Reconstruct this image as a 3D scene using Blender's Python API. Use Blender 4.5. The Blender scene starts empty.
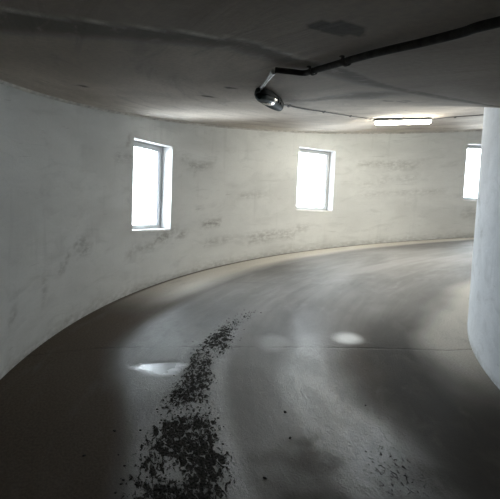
import bpy, bmesh, math, random
from math import pi, sin, cos, atan2, hypot
from mathutils import Vector, Matrix, noise

C = bpy.context.scene.collection
random.seed(7)

# ------------------------------------------------------------------ the spiral ramp
R, RI, K, H = 6.2516, 2.4572, 0.57469, 2.15      # outer wall, inner core, rise per radian, headroom
T0, T1 = -1.75, 3.95                             # stretch of the ramp that is built
UM = 4.6                                         # metres of arc per radian in the UV maps
WIN = [(1.1382, 1), (1.7406, 2), (2.335, 3), (2.935, 4)]
OPEN = []                            # openings behind the viewer
WW, WT, WB = 0.845, 1.847, 0.722                # window width, head and sill height above the ramp
REV = 0.36                                       # wall thickness

def P(rad, th, dz=0.0):
    return Vector((rad*cos(th), -rad*sin(th), K*th + dz))

def theta(x, y):
    t = -atan2(y, x)
    while t < -2.3: t += 2*pi
    while t > 2*pi - 2.3: t -= 2*pi
    return t

def sstep(a, b, x):
    t = max(0.0, min(1.0, (x-a)/(b-a)))
    return t*t*(3-2*t)

def fbm(x, y, z=0.0, o=4):
    return noise.fractal(Vector((x, y, z)), 1.0, 2.0, o)       # roughly -1..1

# ------------------------------------------------------------------ helpers
def link(name, bm, mat=None, parent=None, smooth=None):
    me = bpy.data.meshes.new(name)
    bm.normal_update()
    bm.to_mesh(me); bm.free()
    if smooth is not None:
        for p in me.polygons: p.use_smooth = True
        me.set_sharp_from_angle(angle=math.radians(smooth))
    o = bpy.data.objects.new(name, me)
    C.objects.link(o)
    for m in (mat if isinstance(mat, (list, tuple)) else [mat]):
        if m: me.materials.append(m)
    if parent: o.parent = parent
    return o

def empty(name, loc, rot=None):
    o = bpy.data.objects.new(name, None)
    o.empty_display_size = 0.1
    C.objects.link(o)
    if rot is not None: o.matrix_world = Matrix.Translation(loc) @ rot.to_4x4()
    else: o.location = loc
    return o

def tag(o, label=None, cat=None, group=None, kind=None):
    if label: o['label'] = label
    if cat: o['category'] = cat
    if group: o['group'] = group
    if kind: o['kind'] = kind
    return o

def box(bm, x0, x1, y0, y1, z0, z1, bev=0.0):
    M = Matrix.Translation(((x0+x1)/2, (y0+y1)/2, (z0+z1)/2)) @ Matrix.Diagonal((x1-x0, y1-y0, z1-z0, 1))
    g = bmesh.ops.create_cube(bm, size=1.0, matrix=M)
    if bev:
        es = list({e for v in g['verts'] for e in v.link_edges})
        bmesh.ops.bevel(bm, geom=es, offset=bev, segments=2, affect='EDGES', profile=0.5)

def loft(bm, rings, cap=True):
    vs = [[bm.verts.new(p) for p in r] for r in rings]
    n = len(vs[0])
    for a, b in zip(vs, vs[1:]):
        for i in range(n):
            j = (i+1) % n
            bm.faces.new((a[i], a[j], b[j], b[i]))
    if cap:
        bm.faces.new(list(reversed(vs[0]))); bm.faces.new(vs[-1])

def tube(bm, pts, rad, seg=10, rip=0.0, pitch=None):
    """round tube through points; rip adds corrugation"""
    pts = [Vector(p) for p in pts]
    rings = []
    prev = None
    for i, p in enumerate(pts):
        t = (pts[min(i+1, len(pts)-1)] - pts[max(i-1, 0)]).normalized()
        u = prev - t*prev.dot(t) if prev else Vector((0, 0, 1)).cross(t)
        if u.length < 1e-5: u = Vector((1, 0, 0)).cross(t)
        u.normalize(); prev = u
        v = t.cross(u)
        r = rad*(1 + (rip if i % 2 else -rip)) if rip else rad
        rings.append([p + (u*cos(2*pi*k/seg) + v*sin(2*pi*k/seg))*r for k in range(seg)])
    loft(bm, rings)

def spline(cps, n):
    """Catmull-Rom through (r, theta, dz) control points, then onto the ramp"""
    out = []
    c = [cps[0]] + list(cps) + [cps[-1]]
    for i in range(1, len(c)-2):
        a, b, d, e = c[i-1], c[i], c[i+1], c[i+2]
        for k in range(n):
            t = k/n
            q = [0.5*((2*b[j]) + (-a[j]+d[j])*t + (2*a[j]-5*b[j]+4*d[j]-e[j])*t*t + (-a[j]+3*b[j]-3*d[j]+e[j])*t**3) for j in range(3)]
            out.append(P(*q))
    out.append(P(*cps[-1]))
    return out

def set_uv(o, mode):
    """UV = metres along the ramp, and radius ('flat') or height above the ramp ('wall')"""
    me = o.data
    uv = me.uv_layers.new(name='UVMap')
    co = [(theta(v.co.x, v.co.y), hypot(v.co.x, v.co.y), v.co.z) for v in me.vertices]
    for l in me.loops:
        t, r, z = co[l.vertex_index]
        uv.data[l.index].uv = (t*UM, r if mode == 'flat' else z - K*t)

def set_attr(o, name, fn):
    me = o.data
    a = me.attributes.new(name, 'FLOAT_COLOR', 'POINT')
    buf = []
    for v in me.vertices:
        t, r = theta(v.co.x, v.co.y), hypot(v.co.x, v.co.y)
        buf.extend(list(fn(t, r, v.co.z - K*t)) + [1.0])
    a.data.foreach_set('color', buf)

# ------------------------------------------------------------------ node helper
class N:
    def __init__(s, name):
        s.m = bpy.data.materials.new(name); s.m.use_nodes = True
        s.t = s.m.node_tree; s.t.nodes.clear()
        s.out = s.t.nodes.new('ShaderNodeOutputMaterial')
    def n(s, kind, **kw):
        x = s.t.nodes.new('ShaderNode'+kind)
        for k, v in kw.items(): setattr(x, k, v)
        return x
    def put(s, sock, v):
        if hasattr(v, 'is_output') or isinstance(v, bpy.types.NodeSocket): s.t.links.new(v, sock)
        else:
            if isinstance(v, (tuple, list)) and len(v) == 3 and sock.type == 'RGBA': v = (*v, 1)
            sock.default_value = v
    def uv(s, sx=1, sy=1, sz=1, off=(0, 0, 0)):
        m = s.n('Mapping'); s.put(m.inputs[0], s.n('TexCoord').outputs['UV'])
        m.inputs['Scale'].default_value = (sx, sy, sz); m.inputs['Location'].default_value = off
        return m.outputs[0]
    def ob(s, sx=1, sy=1, sz=1):
        m = s.n('Mapping'); s.put(m.inputs[0], s.n('TexCoord').outputs['Object'])
        m.inputs['Scale'].default_value = (sx, sy, sz)
        return m.outputs[0]
    def noise(s, vec, scale, detail=4, rough=0.55, dist=0.0):
        x = s.n('TexNoise'); s.put(x.inputs['Vector'], vec)
        x.inputs['Scale'].default_value = scale; x.inputs['Detail'].default_value = detail
        x.inputs['Roughness'].default_value = rough; x.inputs['Distortion'].default_value = dist
        return x.outputs['Fac']
    def math(s, op, a, b=0.0, clamp=False):
        x = s.n('Math', operation=op, use_clamp=clamp); s.put(x.inputs[0], a); s.put(x.inputs[1], b)
        return x.outputs[0]
    def ramp(s, v, a, b, lo=0.0, hi=1.0):
        x = s.n('MapRange', interpolation_type='SMOOTHSTEP'); s.put(x.inputs[0], v)
        for i, q in enumerate((a, b, lo, hi)): x.inputs[i+1].default_value = q
        return x.outputs[0]
    def mix(s, f, a, b):
        x = s.n('Mix', data_type='RGBA'); s.put(x.inputs[0], f); s.put(x.inputs[6], a); s.put(x.inputs[7], b)
        return x.outputs[2]
    def mixf(s, f, a, b):
        x = s.n('Mix', data_type='FLOAT'); s.put(x.inputs[0], f); s.put(x.inputs[2], a); s.put(x.inputs[3], b)
        return x.outputs[0]
    def attr(s, name):
        a = s.n('Attribute', attribute_name=name); q = s.n('SeparateColor'); s.put(q.inputs[0], a.outputs['Color'])
        return q.outputs
    def bump(s, h, strength=0.3, dist=0.01, normal=None):
        b = s.n('Bump'); s.put(b.inputs['Height'], h)
        b.inputs['Strength'].default_value = strength; b.inputs['Distance'].default_value = dist
        if normal is not None: s.put(b.inputs['Normal'], normal)
        return b.outputs[0]
    def bsdf(s, color, rough=0.6, normal=None, metal=0.0, spec=0.5, **kw):
        p = s.n('BsdfPrincipled'); s.put(p.inputs['Base Color'], color); s.put(p.inputs['Roughness'], rough)
        s.put(p.inputs['Metallic'], metal); s.put(p.inputs['Specular IOR Level'], spec)
        if normal is not None: s.put(p.inputs['Normal'], normal)
        for k, v in kw.items(): s.put(p.inputs[k], v)
        s.t.links.new(p.outputs[0], s.out.inputs[0])
        return s.m

def plain(name, color, rough=0.5, metal=0.0, var=0.15, scale=30, bump=0.0, spec=0.5):
    m = N(name)
    f = m.noise(m.ob(), scale, 4)
    c = m.mix(m.ramp(f, .3, .7), tuple(x*(1-var) for x in color), tuple(min(1, x*(1+var)) for x in color))
    return m.bsdf(c, rough, m.bump(f, bump, .002) if bump else None, metal, spec)

# ------------------------------------------------------------------ materials of the shell
def wall_material(name, tint):
    m = N(name)
    a = m.attr('marks')
    big = m.noise(m.uv(1, 1.6), 0.9, 5, .6, .4)
    mid = m.noise(m.uv(1, 2.5, off=(3, 1, 0)), 2.6, 5, .62, .8)
    fine = m.noise(m.uv(1, 1), 40, 4, .6)
    drip = m.noise(m.uv(6, .7, off=(1, 5, 0)), 1.5, 4, .6)
    c = m.mix(m.ramp(big, .32, .68), tuple(x*.84 for x in tint), tint)
    c = m.mix(m.math('MULTIPLY', m.ramp(mid, .5, .72), .42), c, tuple(x*.66 for x in tint))
    c = m.mix(m.math('MULTIPLY', m.ramp(drip, .56, .74), .22), c, tuple(x*.6 for x in tint))
    # thin horizontal scuffs left by cars
    scuff = m.noise(m.uv(.7, 7, off=(7, 3, 0)), 3.2, 5, .6, .6)
    c = m.mix(m.math('MULTIPLY', m.ramp(scuff, .64, .72), .35), c, tuple(x*.42 for x in tint))
    br = m.noise(m.uv(1, 1.6, off=(2, 2, 0)), 14, 5, .65)
    c = m.mix(m.math('MULTIPLY', a[0], m.ramp(br, .34, .62), True), c, (.24, .235, .225))
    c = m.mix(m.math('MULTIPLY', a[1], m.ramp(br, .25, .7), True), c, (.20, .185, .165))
    c = m.mix(m.math('MULTIPLY', m.ramp(fine, .3, .7), .14), c, tuple(x*.7 for x in tint))
    h = m.math('ADD', m.math('MULTIPLY', mid, .8), m.math('MULTIPLY', fine, .18))
    return m.bsdf(c, .78, m.bump(h, .35, .02), 0, .25)

def ceiling_material():
    m = N('ceiling_concrete')
    a = m.attr('marks')
    big = m.noise(m.uv(.7, 1.4), 1.0, 5, .6, .5)
    streak = m.noise(m.uv(.5, 3.2, off=(2, 0, 0)), 2.2, 6, .62, .9)
    fine = m.noise(m.uv(1, 1), 36, 4, .6)
    c = m.mix(m.ramp(big, .3, .7), (.42, .365, .31), (.62, .555, .485))
    c = m.mix(m.math('MULTIPLY', m.ramp(streak, .5, .7), .5), c, (.27, .24, .21))
    br = m.noise(m.uv(1, 2, off=(2, 2, 0)), 6, 5, .65, .5)
    c = m.mix(m.math('MULTIPLY', a[2], .45), c, (.23, .185, .15))
    c = m.mix(m.math('MULTIPLY', a[0], m.ramp(br, .2, .5), True), c, (.10, .088, .075))
    c = m.mix(m.math('MULTIPLY', a[1], m.ramp(br, .3, .65), True), c, (.74, .71, .66))
    c = m.mix(m.math('MULTIPLY', m.ramp(fine, .35, .7), .25), c, (.2, .19, .175))
    h = m.math('ADD', m.math('MULTIPLY', streak, .9), m.math('MULTIPLY', fine, .15))
    return m.bsdf(c, .85, m.bump(h, .2, .025), 0, .2)

def floor_material():
    m = N('floor_screed')
    a = m.attr('zones'); b = m.attr('marks'); wt = m.attr('water_dark')
    big = m.noise(m.uv(.6, 1.2), 1.1, 5, .6, .5)
    mid = m.noise(m.uv(.6, 1.5, off=(4, 1, 0)), 3.5, 5, .62, .5)
    lane = m.noise(m.uv(.06, 4.5, off=(9, 2, 0)), 2.4, 4, .6, .25)
    fine = m.noise(m.uv(1, 1), 60, 5, .65)
    grit = m.noise(m.uv(1, 1, off=(5, 5, 0)), 170, 3, .7)
    c = m.mix(m.ramp(big, .3, .7), (.125, .120, .116), (.215, .207, .20))
    c = m.mix(m.math('MULTIPLY', m.ramp(lane, .42, .7), .25), c, (.085, .083, .084))
    c = m.mix(m.math('MULTIPLY', m.ramp(mid, .5, .72), .35), c, (.25, .245, .245))
    c = m.mix(m.math('MULTIPLY', a[2], .6), c, (.105, .114, .134))  # bluish sky sheen of the wet lanes put into the colour
    # dark soil, darker inner and near floor, pale dust with a painted light pool
    dirt = m.math('MULTIPLY', a[1], m.ramp(mid, .2, .5, .75, 1), True)
    c = m.mix(dirt, c, m.mix(m.ramp(fine, .3, .7), (.075, .060, .047), (.112, .091, .072)))
    c = m.mix(m.math('MULTIPLY', wt[1], m.ramp(mid, .2, .55, .7, 1), True), c, (.042, .039, .036))
    dust_lightpool = m.math('MULTIPLY', a[0], m.ramp(mid, .2, .5, .7, 1), True)
    c = m.mix(dust_lightpool, c, m.mix(m.ramp(fine, .3, .7), (.47, .445, .40), (.64, .61, .56)))
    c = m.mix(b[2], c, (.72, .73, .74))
    # the worn strip where the screed has flaked off
    flake = m.noise(m.uv(.62, 1.2, off=(1, 8, 0)), 28, 8, .72, .8)
    fl = m.ramp(m.math('SUBTRACT', m.math('ADD', flake, m.math('MULTIPLY', b[0], .42)), .82), 0.0, .05)
    c = m.mix(m.math('MULTIPLY', m.ramp(b[0], .3, .9), .4), c, (.05, .047, .044))
    c = m.mix(fl, c, m.mix(m.ramp(fine, .35, .7), (.006, .006, .006), (.055, .052, .048)))
    jn = m.math('MULTIPLY', b[1], m.ramp(m.noise(m.uv(2, 2), 1.2, 4), .35, .6), True)
    c = m.mix(jn, c, (.02, .019, .018))
    c = m.mix(m.math('MULTIPLY', m.ramp(grit, .55, .75), .3), c, (.04, .038, .036))
    # gloss: damp screed in the wheel lanes, matt dust and dirt
    ro = m.mixf(a[2], .68, .34)
    ro = m.mixf(m.math('MULTIPLY', m.ramp(mid, .42, .62), .5), ro, .6)
    ro = m.mixf(b[2], ro, .4)
    ro = m.mixf(dirt, ro, .75); ro = m.mixf(dust_lightpool, ro, .85); ro = m.mixf(fl, ro, .8); ro = m.mixf(wt[0], ro, .27)
    sp = m.mixf(m.math('MAXIMUM', dirt, dust_lightpool), m.mixf(a[2], .4, 1.0), .14)
    sp = m.mixf(fl, sp, .06)
    h = m.math('ADD', m.math('MULTIPLY', fine, .35), m.math('MULTIPLY', grit, .14))
    h = m.math('ADD', h, m.math('MULTIPLY', mid, .5))
    h = m.math('SUBTRACT', h, m.math('MULTIPLY', fl, 1.6))
    h = m.math('SUBTRACT', h, m.math('MULTIPLY', jn, 1.2))
    h = m.math('ADD', h, m.math('MULTIPLY', m.math('MULTIPLY', flake, a[2]), m.math('ADD', .9, m.math('MULTIPLY', b[0], 1.5))))
    h = m.math('MULTIPLY', h, m.math('SUBTRACT', 1.0, m.math('MULTIPLY', wt[0], .9)))
    return m.bsdf(c, ro, m.bump(h, .75, .011), 0, sp)

# ------------------------------------------------------------------ floor and ceiling
def frange(a, b, n): return [a + (b-a)*i/n for i in range(n+1)]

def slab(name, ths, rads, z_show, z_back, mat, up):
    bm = bmesh.new()
    top = [[bm.verts.new(P(r, t, z_show)) for r in rads] for t in ths]
    for i in range(len(ths)-1):
        for j in range(len(rads)-1):
            q = (top[i][j], top[i+1][j], top[i+1][j+1], top[i][j+1])
            bm.faces.new(q if up else tuple(reversed(q)))
    bt = [[bm.verts.new(P(r, t, z_back)) for r in (rads[0], rads[-1])] for t in ths]
    for i in range(len(ths)-1):
        q = (bt[i][0], bt[i][1], bt[i+1][1], bt[i+1][0]); bm.faces.new(q if up else tuple(reversed(q)))
    bmesh.ops.recalc_face_normals(bm, faces=[])
    o = link(name, bm, mat, None, 40)
    set_uv(o, 'flat')
    return tag(o, kind='structure')

def seg_d(x, y, ax, ay, bx, by):
    dx, dy = bx-ax, by-ay
    t = max(0, min(1, ((x-ax)*dx+(y-ay)*dy)/(dx*dx+dy*dy)))
    return hypot(x-ax-t*dx, y-ay-t*dy)

def path_d(x, y, pts):
    return min(seg_d(x, y, *pts[i], *pts[i+1]) for i in range(len(pts)-1))

def floor_zones(t, r, z):
    u = t*UM
    w = fbm(u*.5, r*1.2, 3.1)*.22
    # pale dust along the foot of the core; by the outer wall, dust plus a painted light pool
    dust_lightpool = (1-sstep(.14, .52, r-RI+w*.8)) * sstep(.5, .95, t) * .85
    dust_lightpool = max(dust_lightpool, sstep(5.5, 5.85, r+w*.5) * (1-sstep(6.17, 6.23, r)) * sstep(.95, 1.2, t))
    # dark soil: below the outer wall near the viewer, and on the inside of the bend
    rb = lerp_path(t, [(.4, 5.3), (.53, 5.28), (.62, 5.36), (.78, 5.6), (.95, 5.5), (1.2, 5.45)])
    dirt = sstep(rb-.1, rb+.14, r + w*.35) * (1-sstep(.95, 1.3, t + fbm(u, r, 9)*.1))
    dirt = max(dirt, .95*(1-sstep(3.25, 3.85, r + w - .5*(t-.55))) * (1-sstep(.75, 1.3, t)) * (1-.85*dust_lightpool))
    dirt = max(dirt, .8*(1-sstep(.28, .5, t + fbm(u*2, r*2, 4)*.14)))  # also darker towards the viewer
    dirt = max(dirt, .8*sstep(6.12, 6.22, r))
    wet = sstep(3.3, 3.8, r+w) * (1-sstep(rb-.12, rb+.1, r+w*.35)) * (1-sstep(.85, 1.15, t + w*.5)) * (1-.55*sstep(4.62, 4.5, r + w*.3)*sstep(4.05, 4.2, r+w))
    return dust_lightpool, dirt*(1-.7*dust_lightpool), wet

JOINTS = [[(.74, R), (.784, 5.726), (.83, 4.43), (.905, 2.66), (.93, RI)],
          [(1.2, R), (1.27, 5.17), (1.36, 4.085), (1.57, 3.22), (1.75, RI)],
          [(2.1, R), (2.35, RI)], [(.12, R), (.18, RI)]]
STRIP = [(.2, 5.14), (.41, 5.08), (.5, 4.9), (.62, 4.87), (.8, 4.78), (.855, 4.74), (1.01, 4.66), (1.25, 4.53), (1.5, 4.45)]

def lerp_path(t, pts):
    if t <= pts[0][0]: return pts[0][1]
    for (a, x), (b, y) in zip(pts, pts[1:]):
        if t <= b: return x + (y-x)*(t-a)/(b-a)
    return pts[-1][1]

def floor_marks(t, r, z):
    u = t*UM
    w = fbm(u*1.3, r*1.3, 1.7)*.12
    half = lerp_path(t, [(.2, .40), (.41, .36), (.5, .30), (.62, .2), (.72, .15), (.82, .19), (1.0, .12), (1.3, .08), (1.5, .03)])
    d = abs(r - lerp_path(t, STRIP) + w)
    sp = 1 - sstep(half*.3, half*1.5, d)
    sp *= max(0, min(1, 1.03 + .5*fbm(u*3.2, r*4.5, 12)))
    sp *= 1 - .55*sstep(.88, 1.05, t); sp *= 1 - sstep(1.25, 1.5, t)
    sp *= 1 - .10*sstep(.5, .6, t)
    # second, fainter worn patch at the lower right
    sp = max(sp, .62*(1-sstep(.05, .35, hypot((t-.41)*UM*.55, (r-3.75)) + w)))
    jn = 0.0
    for J in JOINTS:
        if J[0][0]-.15 < t < J[-1][0]+.15:
            jn = max(jn, (.5 if J is JOINTS[0] else .25)*(1 - sstep(.006, .02, path_d(u, r, [(a*UM, b) for a, b in J]))))
    pale = 0.0
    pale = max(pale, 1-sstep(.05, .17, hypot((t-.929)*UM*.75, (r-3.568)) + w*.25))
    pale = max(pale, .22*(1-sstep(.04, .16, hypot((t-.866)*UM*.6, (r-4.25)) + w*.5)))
    return sp, jn, pale

def floor_water_dark(t, r, z):
    u = t*UM
    w = fbm(u*6, r*4, 6.1)*.07 + fbm(u*1.5, r*1.5, 2)*.05
    a = 1-sstep(.06, .13, hypot((t-.727)*UM*.85, (r-5.10)*.40) + w)
    b = .5*(1-sstep(.05, .15, hypot((t-.929)*UM*.8, (r-3.57)*.8) + w))
    w = fbm(u*.6, r*1.1, 7.7)*.2
    edge = lerp_path(t, [(.2, 3.9), (.45, 3.75), (.6, 3.65), (.75, 3.5), (.95, 3.35), (1.3, 3.25), (1.7, 3.1)])
    dk = (1-sstep(edge-.25, edge+.18, r+w)) * (1-.35*sstep(.8, 1.3, t)) * (1-sstep(1.3, 1.9, t))  # second channel: floor darker on the inside of the bend
    dk = max(dk, .85*(1-sstep(.30, .52, t + w*.4)))  # and darker in the foreground
    return max(a, b), dk, 0

ths = frange(T0, .2, 40) + frange(.2, 1.35, 260)[1:] + frange(1.35, T1, 130)[1:]
rads = frange(RI-.06, R+.05, 170)
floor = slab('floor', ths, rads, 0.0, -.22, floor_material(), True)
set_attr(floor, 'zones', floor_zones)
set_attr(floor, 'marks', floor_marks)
set_attr(floor, 'water_dark', floor_water_dark)
tag(floor, 'dark damp concrete ramp floor curving up to the right', 'floor')

CJOINT = [(.35, R), (.337, 5.757), (.313, 5.36), (.306, 5.2), (.295, 4.926), (.31, 4.675), (.344, 4.34), (.395, 3.912), (.424, 3.58), (.482, 3.15), (.6, RI)]
CJ_R = sorted((b, a) for a, b in CJOINT)
def ceil_marks(t, r, z):
    u = t*UM
    w = fbm(u*.8, r*1.5, 5.5)*.16
    jt = lerp_path(r, CJ_R)                       # day joint between two pours
    d = (t - jt)*UM + fbm(u*2, r*2, 8)*.05
    dk = .8*sstep(-.02, .02, d)*(1-sstep(.08, .26, d - .1*sstep(5.0, 5.6, r)))
    pl = 1.0*(1-sstep(.008, .03, abs(d)))*sstep(4.4, 4.7, r)
    near = 1-sstep(-.05, .05, d)
    # blotch of an old patch
    q = min(hypot((t-.218)*UM*1.5, (r-4.835)*1.1), hypot((t-.209)*UM*1.6, (r-4.80)*.9)+.02) + fbm(u*9, r*9, 3)*.06
    dk = max(dk, 2.0*(1-sstep(.07, .09, q)))
    dk = max(dk, .7*(1-sstep(.04, .2, abs(r - 3.75 - .9*(t-.5) + w*1.4))) * sstep(.42, .5, t) * (1-sstep(.7, 1.0, t)))
    pl = max(pl, .6*sstep(5.75, 6.1, r + w)*sstep(.75, 1.0, t))  # brightness of the ceiling by the outer wall, painted as a paler band
    for a, b in ((.645, 3.524), (.648, 3.41), (.602, 3.43), (.598, 4.66), (.732, 4.845), (.745, 4.81), (.678, 5.7)):
        dk = max(dk, 1.6*(1-sstep(.02, .045, hypot((t-a)*UM*.8, r-b))))
    return dk, pl, near

ceiling = slab('ceiling', frange(T0, .1, 40) + frange(.1, 1.5, 160)[1:] + frange(1.5, T1, 90)[1:], frange(RI-.06, R+.05, 110), H, H+.22, ceiling_material(), False)
set_attr(ceiling, 'marks', ceil_marks)
tag(ceiling, 'stained grey concrete ceiling following the ramp', 'ceiling')

# ------------------------------------------------------------------ walls
wall_tint = (.69, .70, .69)
wall_mat = wall_material('wall_plaster', wall_tint)
reveal_mat = plain('reveal_white_paint', (.52, .52, .515), .6, 0, .05, 6)

def holes():
    return [w[0] for w in WIN] + OPEN

def outer_wall():
    bm = bmesh.new()
    hw = WW/2/R
    hs = [(t-hw, t+hw, K*t+WB, K*t+WT) for t in holes()]
    bp = set(frange(T0, T1, 480))
    for a, b, _, _ in hs:
        bp = {x for x in bp if abs(x-a) > .004 and abs(x-b) > .004} | {a, b}
    bp = sorted(bp)
    def V(r, t, z): return bm.verts.new((r*cos(t), -r*sin(t), z))
    NZ = 26
    def strip(r, a, b, za0, za1, zb0, zb1, flip, n):
        va = [V(r, a, za0 + (za1-za0)*i/n) for i in range(n+1)]
        vb = [V(r, b, zb0 + (zb1-zb0)*i/n) for i in range(n+1)]
        for i in range(n):
            f = (va[i], va[i+1], vb[i+1], vb[i])
            bm.faces.new(tuple(reversed(f)) if flip else f)
    for a, b in zip(bp, bp[1:]):
        mid = (a+b)/2
        h = next((q for q in hs if q[0] < mid < q[1]), None)
        for r, fl in ((R, False), (R+REV, True)):
            lo, hi = -.18, H+.18
            if h:
                strip(r, a, b, K*a+lo, h[2], K*b+lo, h[2], fl, 9)
                strip(r, a, b, h[3], K*a+hi, h[3], K*b+hi, fl, 7)
            else:
                strip(r, a, b, K*a+lo, K*a+hi, K*b+lo, K*b+hi, fl, NZ)
        if h:
            for z, fl in ((h[2], False), (h[3], True)):
                q = [V(R, a, z), V(R, b, z), V(R+REV, b, z), V(R+REV, a, z)]
                f = bm.faces.new(tuple(reversed(q)) if fl else q); f.material_index = 1
    for a, b, z0, z1 in hs:
        for t, fl in ((a, False), (b, True)):
            q = [V(R, t, z0), V(R+REV, t, z0), V(R+REV, t, z1), V(R, t, z1)]
            f = bm.faces.new(tuple(reversed(q)) if fl else q); f.material_index = 1
    bmesh.ops.remove_doubles(bm, verts=bm.verts, dist=.0004)
    o = link('wall_outer', bm, [wall_mat, reveal_mat], None, 30)
    set_uv(o, 'wall')
    return o

# dark smears and wavy scuffs on the plaster: (theta, height) polylines, half width, strength
def pw(*pts): return [(a*UM, b) for a, b in pts]
SMEARS = [
    (pw((1.16, .62), (1.19, .60), (1.22, .64), (1.25, .60), (1.28, .63), (1.33, .66), (1.38, .68)), .022, .85),
    (pw((1.06, .52), (1.12, .50), (1.15, .53)), .03, .5),
    (pw((1.24, 1.62), (1.27, 1.60), (1.29, 1.52), (1.33, 1.58), (1.36, 1.62)), .03, .6),
    (pw((1.34, .42), (1.45, .44), (1.62, .40), (1.72, .46)), .035, .5),
    (pw((1.5, .30), (1.6, .34), (1.7, .30)), .03, .5),
    (pw((.86, .70), (.9, .78), (.95, .82)), .018, .6), (pw((.84, .6), (.88, .66), (.93, .7)), .014, .5),
    (pw((.79, .42), (.795, .56)), .03, .5), (pw((.70, .36), (.705, .46)), .035, .6),
    (pw((1.19, .69), (1.23, .66)), .03, .45),
    (pw((1.0, 1.70), (1.03, 1.62), (1.08, 1.64)), .03, .5),
    (pw((1.9, 1.55), (2.02, 1.52), (2.12, 1.50)), .04, .5), (pw((1.92, 1.2), (2.1, 1.25)), .05, .3),
    (pw((1.46, 1.05), (1.62, 1.02)), .03, .35), (pw((1.05, 1.89), (1.055, 1.84)), .02, .9),
    (pw((1.9, 1.0), (2.05, .96), (2.2, .98)), .03, .3), (pw((2.28, .5), (2.4, .45)), .06, .4),
]
SM_BOX = [(min(p[0] for p in s[0])-.3, max(p[0] for p in s[0])+.3) for s in SMEARS]

def wall_marks(t, r, z):
    u = t*UM
    if r > R+.1: return 0, 0, 0
    w = fbm(u*3, z*3, 2.2)*.03
    m = 0.0
    for (pts, hw, st), (a, b) in zip(SMEARS, SM_BOX):
        if a < u < b: m = max(m, st*(1-sstep(hw*.4, hw*2.2, path_d(u, z, pts)+w)))
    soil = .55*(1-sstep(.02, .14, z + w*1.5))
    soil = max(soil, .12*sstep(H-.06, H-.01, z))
    return m, soil, 0

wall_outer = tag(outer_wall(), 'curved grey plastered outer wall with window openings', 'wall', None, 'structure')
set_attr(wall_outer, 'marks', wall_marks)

def core_marks(t, r, z):
    u = t*RI
    m = 0.0
    for (a, b, hw, st) in ((1.02, 1.28, .06, .8), (1.0, 1.1, .04, .6), (.93, 1.05, .05, .6), (1.06, .62, .05, .45), (.9, .5, .06, .3), (1.04, 1.5, .04, .4)):
        d = hypot((t-a)*RI, (z-b)*1.8) + fbm(u*5, z*5, 3)*.05
        m = max(m, st*(1-sstep(hw*.4, hw*2, d)))
    return m, .7*(1-sstep(.0, .07, z + fbm(u*4, z*4, 8)*.03)), 0

bm = bmesh.new()
ts = frange(T0, T1, 420)
NZ = 60
cols = [[bm.verts.new(P(RI, t, -.18 + (H+.36)*i/NZ)) for i in range(NZ+1)] for t in ts]
for i in range(len(ts)-1):
    for j in range(NZ):
        bm.faces.new((cols[i][j], cols[i+1][j], cols[i+1][j+1], cols[i][j+1]))
core = link('wall_inner', bm, wall_material('core_plaster', (.74, .76, .79)), None, 40)
set_uv(core, 'wall'); set_attr(core, 'marks', core_marks)
tag(core, 'rounded pale concrete core that the ramp winds around', 'wall', None, 'structure')

end_mat = plain('added_wall_plaster', (.45, .44, .42), .8, 0, .15, 3)  # end walls added against sky light leaking in; the ramp itself runs on
for nm, t, lab in (('added_wall_lower', T0, 'unseen wall added to shut out the sky at the lower end'), ('added_wall_upper', T1, 'unseen wall added to shut out the sky at the upper end')):
    bm = bmesh.new()
    e = .0 if t > 0 else -.03
    loft(bm, [[P(r, t+e, -.25), P(r, t+e+.03, -.25), P(r, t+e+.03, H+.25), P(r, t+e, H+.25)] for r in (RI-.05, R+.1)])
    tag(link(nm, bm, end_mat), lab, 'wall', None, 'structure')

# mortar bead in the corner of outer wall and ceiling
bm = bmesh.new()
rings = []
for t in frange(T0, T1, 300):
    q = fbm(t*9, 1.3, .4)*.006
    rings.append([P(R+.01, t, H-.022-q), P(R-.012+q, t, H-.02-q), P(R-.024-q, t, H-.006), P(R-.022, t, H+.01), P(R+.01, t, H+.01)])
loft(bm, rings)
tag(link('trim_1', bm, plain('mortar', (.52, .50, .47), .85, 0, .2, 12), None, 60), 'thin pale mortar bead between outer wall and ceiling', 'trim', None, 'structure')

# ------------------------------------------------------------------ windows
pvc = plain('window_white_plastic', (.50, .51, .52), .4, 0, .04, 8)
gasket = plain('window_gasket_rubber', (.05, .05, .055), .6, 0, .1, 20)
def glass_mat():
    m = N('window_glass')
    tr = m.n('BsdfTransparent'); tr.inputs[0].default_value = (.93, .95, .96, 1)
    gl = m.n('BsdfGlossy'); gl.inputs['Roughness'].default_value = .03
    fr = m.n('Fresnel'); fr.inputs[0].default_value = 1.45
    dirt = m.noise(m.ob(), 4, 4)
    mx = m.n('MixShader'); m.put(mx.inputs[0], m.math('MULTIPLY', fr.outputs[0], m.ramp(dirt, .2, .8, .5, .8)))
    m.t.links.new(tr.outputs[0], mx.inputs[1]); m.t.links.new(gl.outputs[0], mx.inputs[2])
    m.t.links.new(mx.outputs[0], m.out.inputs[0])
    return m.m
glass = glass_mat()
sill_mat = plain('sill_white_paint', (.78, .78, .77), .45, 0, .08, 10)

def frame_bars(bm, w, h, prof, y0, y1, bev):
    """rectangular frame centred on x, z from 0 to h, profile width prof"""
    box(bm, -w/2, -w/2+prof, y0, y1, 0, h, bev)
    box(bm, w/2-prof, w/2, y0, y1, 0, h, bev)
    box(bm, -w/2+prof, w/2-prof, y0, y1, 0, prof, bev)
    box(bm, -w/2+prof, w/2-prof, y0, y1, h-prof, h, bev)

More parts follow.
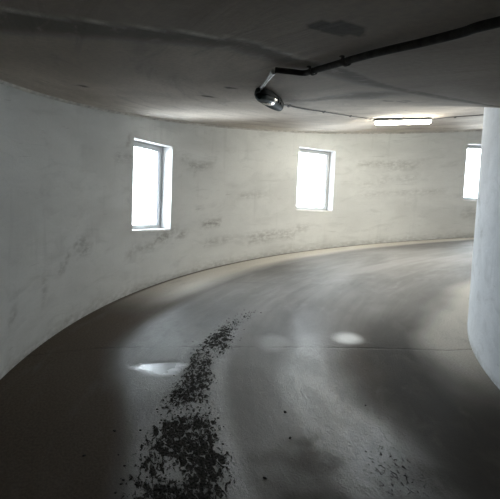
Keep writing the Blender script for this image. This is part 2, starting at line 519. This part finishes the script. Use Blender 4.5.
WLAB = {1: 'left of the three windows in view, with deep white reveal', 2: 'middle of the three windows in view, above the bend',
        3: 'right of the three windows in view, half hidden by the core', 4: 'window behind the core, farthest up the ramp'}
def make_window(t, n):
    root = empty('window_%d' % n, P(R, t, WB), Matrix.Rotation(-t-pi/2, 3, 'Z'))   # local +y points outward
    root.matrix_world = Matrix.Translation(P(R, t, WB)) @ Matrix(((-sin(t), cos(t), 0), (-cos(t), -sin(t), 0), (0, 0, 1))).to_4x4()
    tag(root, WLAB[n], 'window', None, 'structure')
    h = WT-WB
    bm = bmesh.new(); frame_bars(bm, WW+.02, h, .038, .155, .215, .004)
    link('window_frame', bm, pvc, root, 40)
    bm = bmesh.new(); frame_bars(bm, WW-.056, h-.076, .026, .15, .195, .004)
    for v in bm.verts: v.co.z += .038
    sash = link('sash', bm, pvc, root, 40)
    bm = bmesh.new(); frame_bars(bm, WW-.106, h-.126, .006, .158, .18, .0)
    for v in bm.verts: v.co.z += .063
    link('gasket', bm, gasket, sash)
    bm = bmesh.new(); box(bm, -WW/2+.054, WW/2-.054, .166, .172, .064, h-.064)
    link('pane', bm, glass, sash)
    bm = bmesh.new(); box(bm, -WW/2-.02, WW/2+.02, -.008, .16, -.01, .018, .004)
    link('window_sill', bm, sill_mat, root, 40)
for t, n in WIN: make_window(t, n)

# ------------------------------------------------------------------ luminaires under the ceiling
body_grey = plain('luminaire_grey_plastic', (.16, .165, .17), .5, 0, .2, 14)
body_dark = plain('luminaire_sooty_plastic', (.026, .030, .030), .7, 0, .3, 14, 0, .1)
steel = plain('latch_steel', (.42, .42, .41), .4, .9, .2, 40)
def emit_mat():
    m = N('lit_diffuser')
    e = m.n('Emission'); e.inputs['Color'].default_value = (1.0, .96, .82, 1)
    # brighter along the tubes, less at the two ends
    s = m.n('SeparateXYZ'); m.put(s.inputs[0], m.n('TexCoord').outputs['Object'])
    m.put(e.inputs['Strength'], m.ramp(m.math('ABSOLUTE', s.outputs[0]), .5, .62, LAMP, LAMP*.35))
    m.t.links.new(e.outputs[0], m.out.inputs[0])
    return m.m
LAMP = 23.0
def clear_mat():
    m = N('sooty_clear_cover')
    d = m.noise(m.ob(2, 6, 6), 5, 5, .6, .5)
    # soot all over but for one wiped patch that still shines
    s = m.n('SeparateXYZ'); m.put(s.inputs[0], m.ob())
    wipe = m.math('ADD', m.math('ABSOLUTE', m.math('ADD', s.outputs[0], .22)), m.math('MULTIPLY', m.math('SUBTRACT', d, .5), .35))
    wipe = m.ramp(wipe, .03, .09, 1, 0)
    tr = m.n('BsdfTransparent'); tr.inputs[0].default_value = (.16, .21, .205, 1)
    p = m.n('BsdfPrincipled'); m.put(p.inputs['Base Color'], (.022, .036, .036))
    m.put(p.inputs['Roughness'], m.mixf(wipe, .6, .2)); m.put(p.inputs['Specular IOR Level'], m.mixf(wipe, .015, .6))
    mx = m.n('MixShader'); m.put(mx.inputs[0], m.ramp(d, .3, .6, .9, 1.0))
    m.t.links.new(tr.outputs[0], mx.inputs[1]); m.t.links.new(p.outputs[0], mx.inputs[2])
    m.t.links.new(mx.outputs[0], m.out.inputs[0])
    return m.m

def stadium_loft(bm, prof, L, cap_len, tip=.35):
    """prof: list of (y, z) around; scaled towards the ends so the housing is rounded off"""
    cz = sum(q[1] for q in prof)/len(prof)
    st = []
    for k in range(7):
        a = k/6*pi/2
        st.append((-L/2 + cap_len*(1-sin(a)), tip + (1-tip)*max(0.0, cos(a))**(.6 if tip > .3 else 1.0)))
    st = sorted(st)
    full = st + [(-x, s) for x, s in reversed(st)]
    loft(bm, [[Vector((x, y*s, cz + (z-cz)*(.55+.45*s))) for y, z in prof] for x, s in full])

def make_luminaire(name, A, B, lit, label):
    """A, B: world points of the two ends on the mounting surface"""
    mid = (A+B)/2; ex = (B-A).normalized()
    ez = Vector((0, 0, 1)) - ex*ex.z; ez.normalize(); ey = ez.cross(ex)
    root = empty(name, mid)
    root.matrix_world = Matrix.Translation(mid) @ Matrix((ex, ey, ez)).transposed().to_4x4()
    tag(root, label, 'lamp')
    L = (B-A).length
    body = [(-.05, 0), (-.062, -.02), (-.066, -.04), (.066, -.04), (.062, -.02), (.05, 0)]
    bm = bmesh.new(); stadium_loft(bm, [(y, z) for y, z in body], L, .07 if lit else .42, .35 if lit else .22)
    link('housing', bm, body_grey if lit else body_dark, root, 35)
    cov = [(.062*cos(a), -.038 - (.052 if lit else .04)*sin(a)**.8) for a in [pi*k/14 for k in range(15)]]
    bm = bmesh.new(); stadium_loft(bm, cov, L-.02, .07 if lit else .42, .35 if lit else .22)
    if lit:
        link('diffuser', bm, emit_mat(), root, 60)
    else:
        link('clear_cover', bm, clear_mat(), root, 60)
        for s in (-1, 1):
            bm = bmesh.new(); tube(bm, [Vector((x, s*.026, -.054)) for x in (-L/2+.09, 0, L/2-.09)], .013, 10)
            tb = link('fluorescent_tube', bm, plain('dead_tube_glass', (.22, .23, .23), .25, 0, .1, 9), root, 60)
    for x in ((-.4, 0, .4) if lit else (-.07, .07)):
        for s in (-1, 1):
            bm = bmesh.new(); box(bm, x-.016, x+.016, s*.064-.005, s*.064+.005, -.056, -.022, .002)
            link('latch', bm, steel if lit else body_dark, root, 40)
    for s in (-1, 1):
        bm = bmesh.new(); tube(bm, [Vector((s*(L/2-.01), 0, -.02)), Vector((s*(L/2+.02), 0, -.02)), Vector((s*(L/2+.04), 0, -.02))], .013, 10)
        link('cable_gland', bm, body_dark, root, 50)
    return root

make_luminaire('ceiling_lamp', P(4.36, 1.625, H), P(4.34, 1.88, H), True, 'long ceiling lamp glowing yellowish white under the far ceiling')
dead = make_luminaire('ceiling_lamp', P(4.50, .548, H-.004), P(4.262, .80, H-.004), False, 'unlit sooty dark ceiling lamp at the end of the thick conduit')

# ------------------------------------------------------------------ conduit, tube and cables
black_plastic = plain('conduit_black_plastic', (.050, .046, .042), .8, 0, .3, 30, 0, .15)
cable_mat = plain('cable_dark_rubber', (.045, .043, .04), .6, 0, .25, 30)
tube_grey = plain('tube_grey_plastic', (.40, .40, .39), .5, 0, .12, 20)
CZ = H-.0165
bm = bmesh.new()
tube(bm, spline([(4.646, .376, CZ), (4.579, .372, CZ), (4.515, .369, CZ), (4.516, .351, CZ), (4.529, .312, CZ), (4.552, .274, CZ), (4.578, .23, CZ), (4.598, .188, CZ), (4.629, .152, CZ), (4.666, .123, CZ), (4.75, .0, CZ), (4.8, -.3, CZ), (4.8, -.8, CZ)], 22), .0135, 12)
tag(link('conduit', bm, black_plastic, None, 60), 'thick black conduit running along the near ceiling to the unlit lamp', 'conduit')
bm = bmesh.new()
tube(bm, [P(4.634, .3855, H-.0165).lerp(P(4.495, .54, H-.014), k/4) for k in range(5)], .0095, 12)
tb = link('conduit_tube', bm, tube_grey, None, 60)
tag(tb, 'short straight grey tube joining the black conduit to the unlit lamp', 'tube')
bm = bmesh.new()
tube(bm, [P(4.634, .3855, H-.0165).lerp(P(4.495, .54, H-.014), k) for k in (.01, .06, .12)], .0125, 12)
link('coupling', bm, tube_grey, tb, 50)

def on_ceiling(name, label, cat, group, r, t, fn, mat):
    root_m = Matrix(((-sin(t), cos(t), 0), (-cos(t), -sin(t), 0), (0, 0, 1))).to_4x4()
    bm = bmesh.new(); fn(bm)
    o = link(name, bm, mat, None, 40)
    o.matrix_world = Matrix.Translation(P(r, t, H)) @ root_m
    tag(o, label, cat, group)
    return o
def saddle(w, r, d):
    def f(bm):
        # strap bent over the pipe, two feet on the ceiling; local x along the pipe
        prof = [(-r-.014, 0), (-r-.014, -.003), (-r-.005, -.003)]
        arc = [((r+.005)*cos(a), -d - (r+.005)*sin(a)) for a in [pi - pi*k/10 for k in range(11)]]
        inner = [((r+.002)*cos(a), -d - (r+.002)*sin(a)) for a in [pi*k/10 for k in range(11)]]
        ring = prof + arc + [(r+.005, -.003), (r+.014, -.003), (r+.014, 0), (r+.002, 0)] + inner + [(-r-.002, 0)]
        loft(bm, [[Vector((x, y, z)) for y, z in ring] for x in (-w/2, w/2)])
    return f
for r_, t_, lab in ((4.516, .348, 'clip on the thick conduit nearest the grey tube'), (4.548, .280, 'clip halfway along the thick conduit above the windows')):
    on_ceiling('conduit_clip', lab, 'clip', 'clips of the thick conduit', r_, t_, saddle(.018, .0145, .0165), black_plastic)

bm = bmesh.new()
KZ = H-.008
tube(bm, spline([(4.238, .822, KZ-.012), (4.215, .86, KZ), (4.14, .95, KZ), (4.086, 1.03, KZ), (4.03, 1.12, KZ), (4.05, 1.25, KZ), (4.126, 1.39, KZ), (4.27, 1.53, KZ), (4.36, 1.608, H-.02)], 10), .006, 8)
tag(link('cable', bm, cable_mat, None, 60), 'thin dark cable between the unlit lamp and the lit lamp', 'cable')
bm = bmesh.new()
tube(bm, spline([(4.34, 1.896, H-.02), (4.30, 1.96, KZ), (4.235, 2.05, KZ), (4.23, 2.2, KZ), (4.28, 2.45, KZ), (4.31, 2.66, KZ)], 10), .006, 8)
tag(link('cable', bm, cable_mat, None, 60), 'thin dark cable from the lit lamp towards the core', 'cable')
for r_, t_, lab in ((4.205, .872, 'cable clip beside the unlit lamp'), (4.03, 1.12, 'cable clip midway between the two lamps'), (4.126, 1.39, 'cable clip closer to the lit lamp'), (4.296, 1.985, 'cable clip between the lit lamp and the core')):
    on_ceiling('cable_clip', lab, 'clip', 'clips of the thin cable', r_, t_, saddle(.028, .008, .009), cable_mat)

# ------------------------------------------------------------------ bits on the floor
chip_mat = plain('chip_asphalt', (.022, .021, .020), .8, 0, .4, 60, .4)
def chip_bm(size, seed):
    bm = bmesh.new()
    bmesh.ops.create_icosphere(bm, subdivisions=2, radius=1.0)
    for v in bm.verts:
        n = 1 + .35*noise.noise(v.co*1.3 + Vector((seed, seed*2, 0)))
        v.co = Vector((v.co.x*size*n, v.co.y*size*.55*n, max(-.3, v.co.z)*size*.38*n))
    return bm
CH = [(4.203, .581, .017, 'dark chip lying alone in the middle of the damp lane'), (4.244, .51, .015, 'dark chip in the lane below the other lone chip'),
      (4.505, .431, .014, 'dark chip near the bottom edge beside the worn strip'), (5.47, .50, .013, 'dark chip on the soiled floor left of the worn strip'),
      (5.32, .545, .015, 'dark chip at the edge of the soiled floor and the damp lane'), (3.60, .60, .010, 'small chip below the dusty inner edge of the lane')]
for i, (r_, t_, s_, lab) in enumerate(CH):
    o = link('asphalt_chip', chip_bm(s_, i*3.7), chip_mat, None, 60)
    o.location = P(r_, t_, .28*s_*.38); o.rotation_euler = (0, math.atan(K/r_)*0, random.random()*3)
    tag(o, lab, 'chip', 'loose chips on the ramp')
# crumbs all along the worn strip
bm = bmesh.new()
for _ in range(420):
    t = random.uniform(.3, 1.05)**1.0
    half = lerp_path(t, [(.2, .34), (.41, .3), (.55, .24), (.65, .17), (.75, .13), (.86, .16), (1.05, .09)])
    r = lerp_path(t, STRIP) + random.gauss(0, half*.55)
    s = random.uniform(.003, .008)
    M = Matrix.Translation(P(r, t, s*.2)) @ Matrix.Rotation(random.random()*6, 4, 'Z') @ Matrix.Diagonal((s*1.3, s, s*.6, 1))
    bmesh.ops.create_icosphere(bm, subdivisions=1, radius=1.0, matrix=M)
tag(link('rubble', bm, chip_mat), 'dark asphalt crumbs strewn along the worn strip of the floor', 'rubble', None, 'stuff')

# ------------------------------------------------------------------ light
w = bpy.data.worlds.new('overcast'); bpy.context.scene.world = w; w.use_nodes = True
nt = w.node_tree; nt.nodes.clear()
tc = nt.nodes.new('ShaderNodeTexCoord'); sx = nt.nodes.new('ShaderNodeSeparateXYZ')
mr = nt.nodes.new('ShaderNodeMapRange'); mr.interpolation_type = 'SMOOTHSTEP'
mr.inputs[1].default_value = -.12; mr.inputs[2].default_value = .1; mr.inputs[3].default_value = .45; mr.inputs[4].default_value = 1.0
bg = nt.nodes.new('ShaderNodeBackground'); wo = nt.nodes.new('ShaderNodeOutputWorld')
mx = nt.nodes.new('ShaderNodeMix'); mx.data_type = 'RGBA'
mx.inputs[6].default_value = (.62, .64, .66, 1); mx.inputs[7].default_value = (.86, .94, 1.0, 1)
nt.links.new(tc.outputs['Generated'], sx.inputs[0]); nt.links.new(sx.outputs[2], mr.inputs[0])
nt.links.new(mr.outputs[0], mx.inputs[0]); nt.links.new(mx.outputs[2], bg.inputs[0])
bg.inputs[1].default_value = 6.0
nt.links.new(bg.outputs[0], wo.inputs[0])
for t in holes():
    L = bpy.data.lights.new('daylight_portal', 'AREA'); L.shape = 'RECTANGLE'; L.size = WW+.1; L.size_y = WT-WB+.1
    L.cycles.is_portal = True
    o = bpy.data.objects.new('daylight_portal', L); C.objects.link(o)
    c = P(R+REV+.02, t, (WT+WB)/2)
    n_in = Vector((-cos(t), sin(t), 0))
    o.matrix_world = Matrix.Translation(c) @ n_in.to_track_quat('-Z', 'Y').to_matrix().to_4x4()

# ------------------------------------------------------------------ camera
cam = bpy.data.cameras.new('camera'); co = bpy.data.objects.new('camera', cam); C.objects.link(co)
fw = Vector((-0.66090798, -0.74609561, -0.08088255)); rt = Vector((-0.75013506, 0.65997267, 0.04163493)); up = Vector((-0.02231663, -0.08818969, 0.99585368))
co.matrix_world = Matrix.Translation((5.93956, 0, 1.71279)) @ Matrix((rt, up, -fw)).transposed().to_4x4()
cam.sensor_fit = 'HORIZONTAL'; cam.sensor_width = 36; cam.lens = 36*500.98/500; cam.clip_start = .02
sc = bpy.context.scene
sc.camera = co
sc.view_settings.view_transform = 'Standard'; sc.view_settings.look = 'None'
sc.view_settings.exposure = 2.57; sc.view_settings.gamma = 1.0; sc.view_settings.use_curve_mapping = False
sc.cycles.use_denoising = True
sc.cycles.max_bounces = 14; sc.cycles.diffuse_bounces = 8; sc.cycles.glossy_bounces = 4
sc.cycles.transparent_max_bounces = 12
sc.cycles.sample_clamp_indirect = 6.0
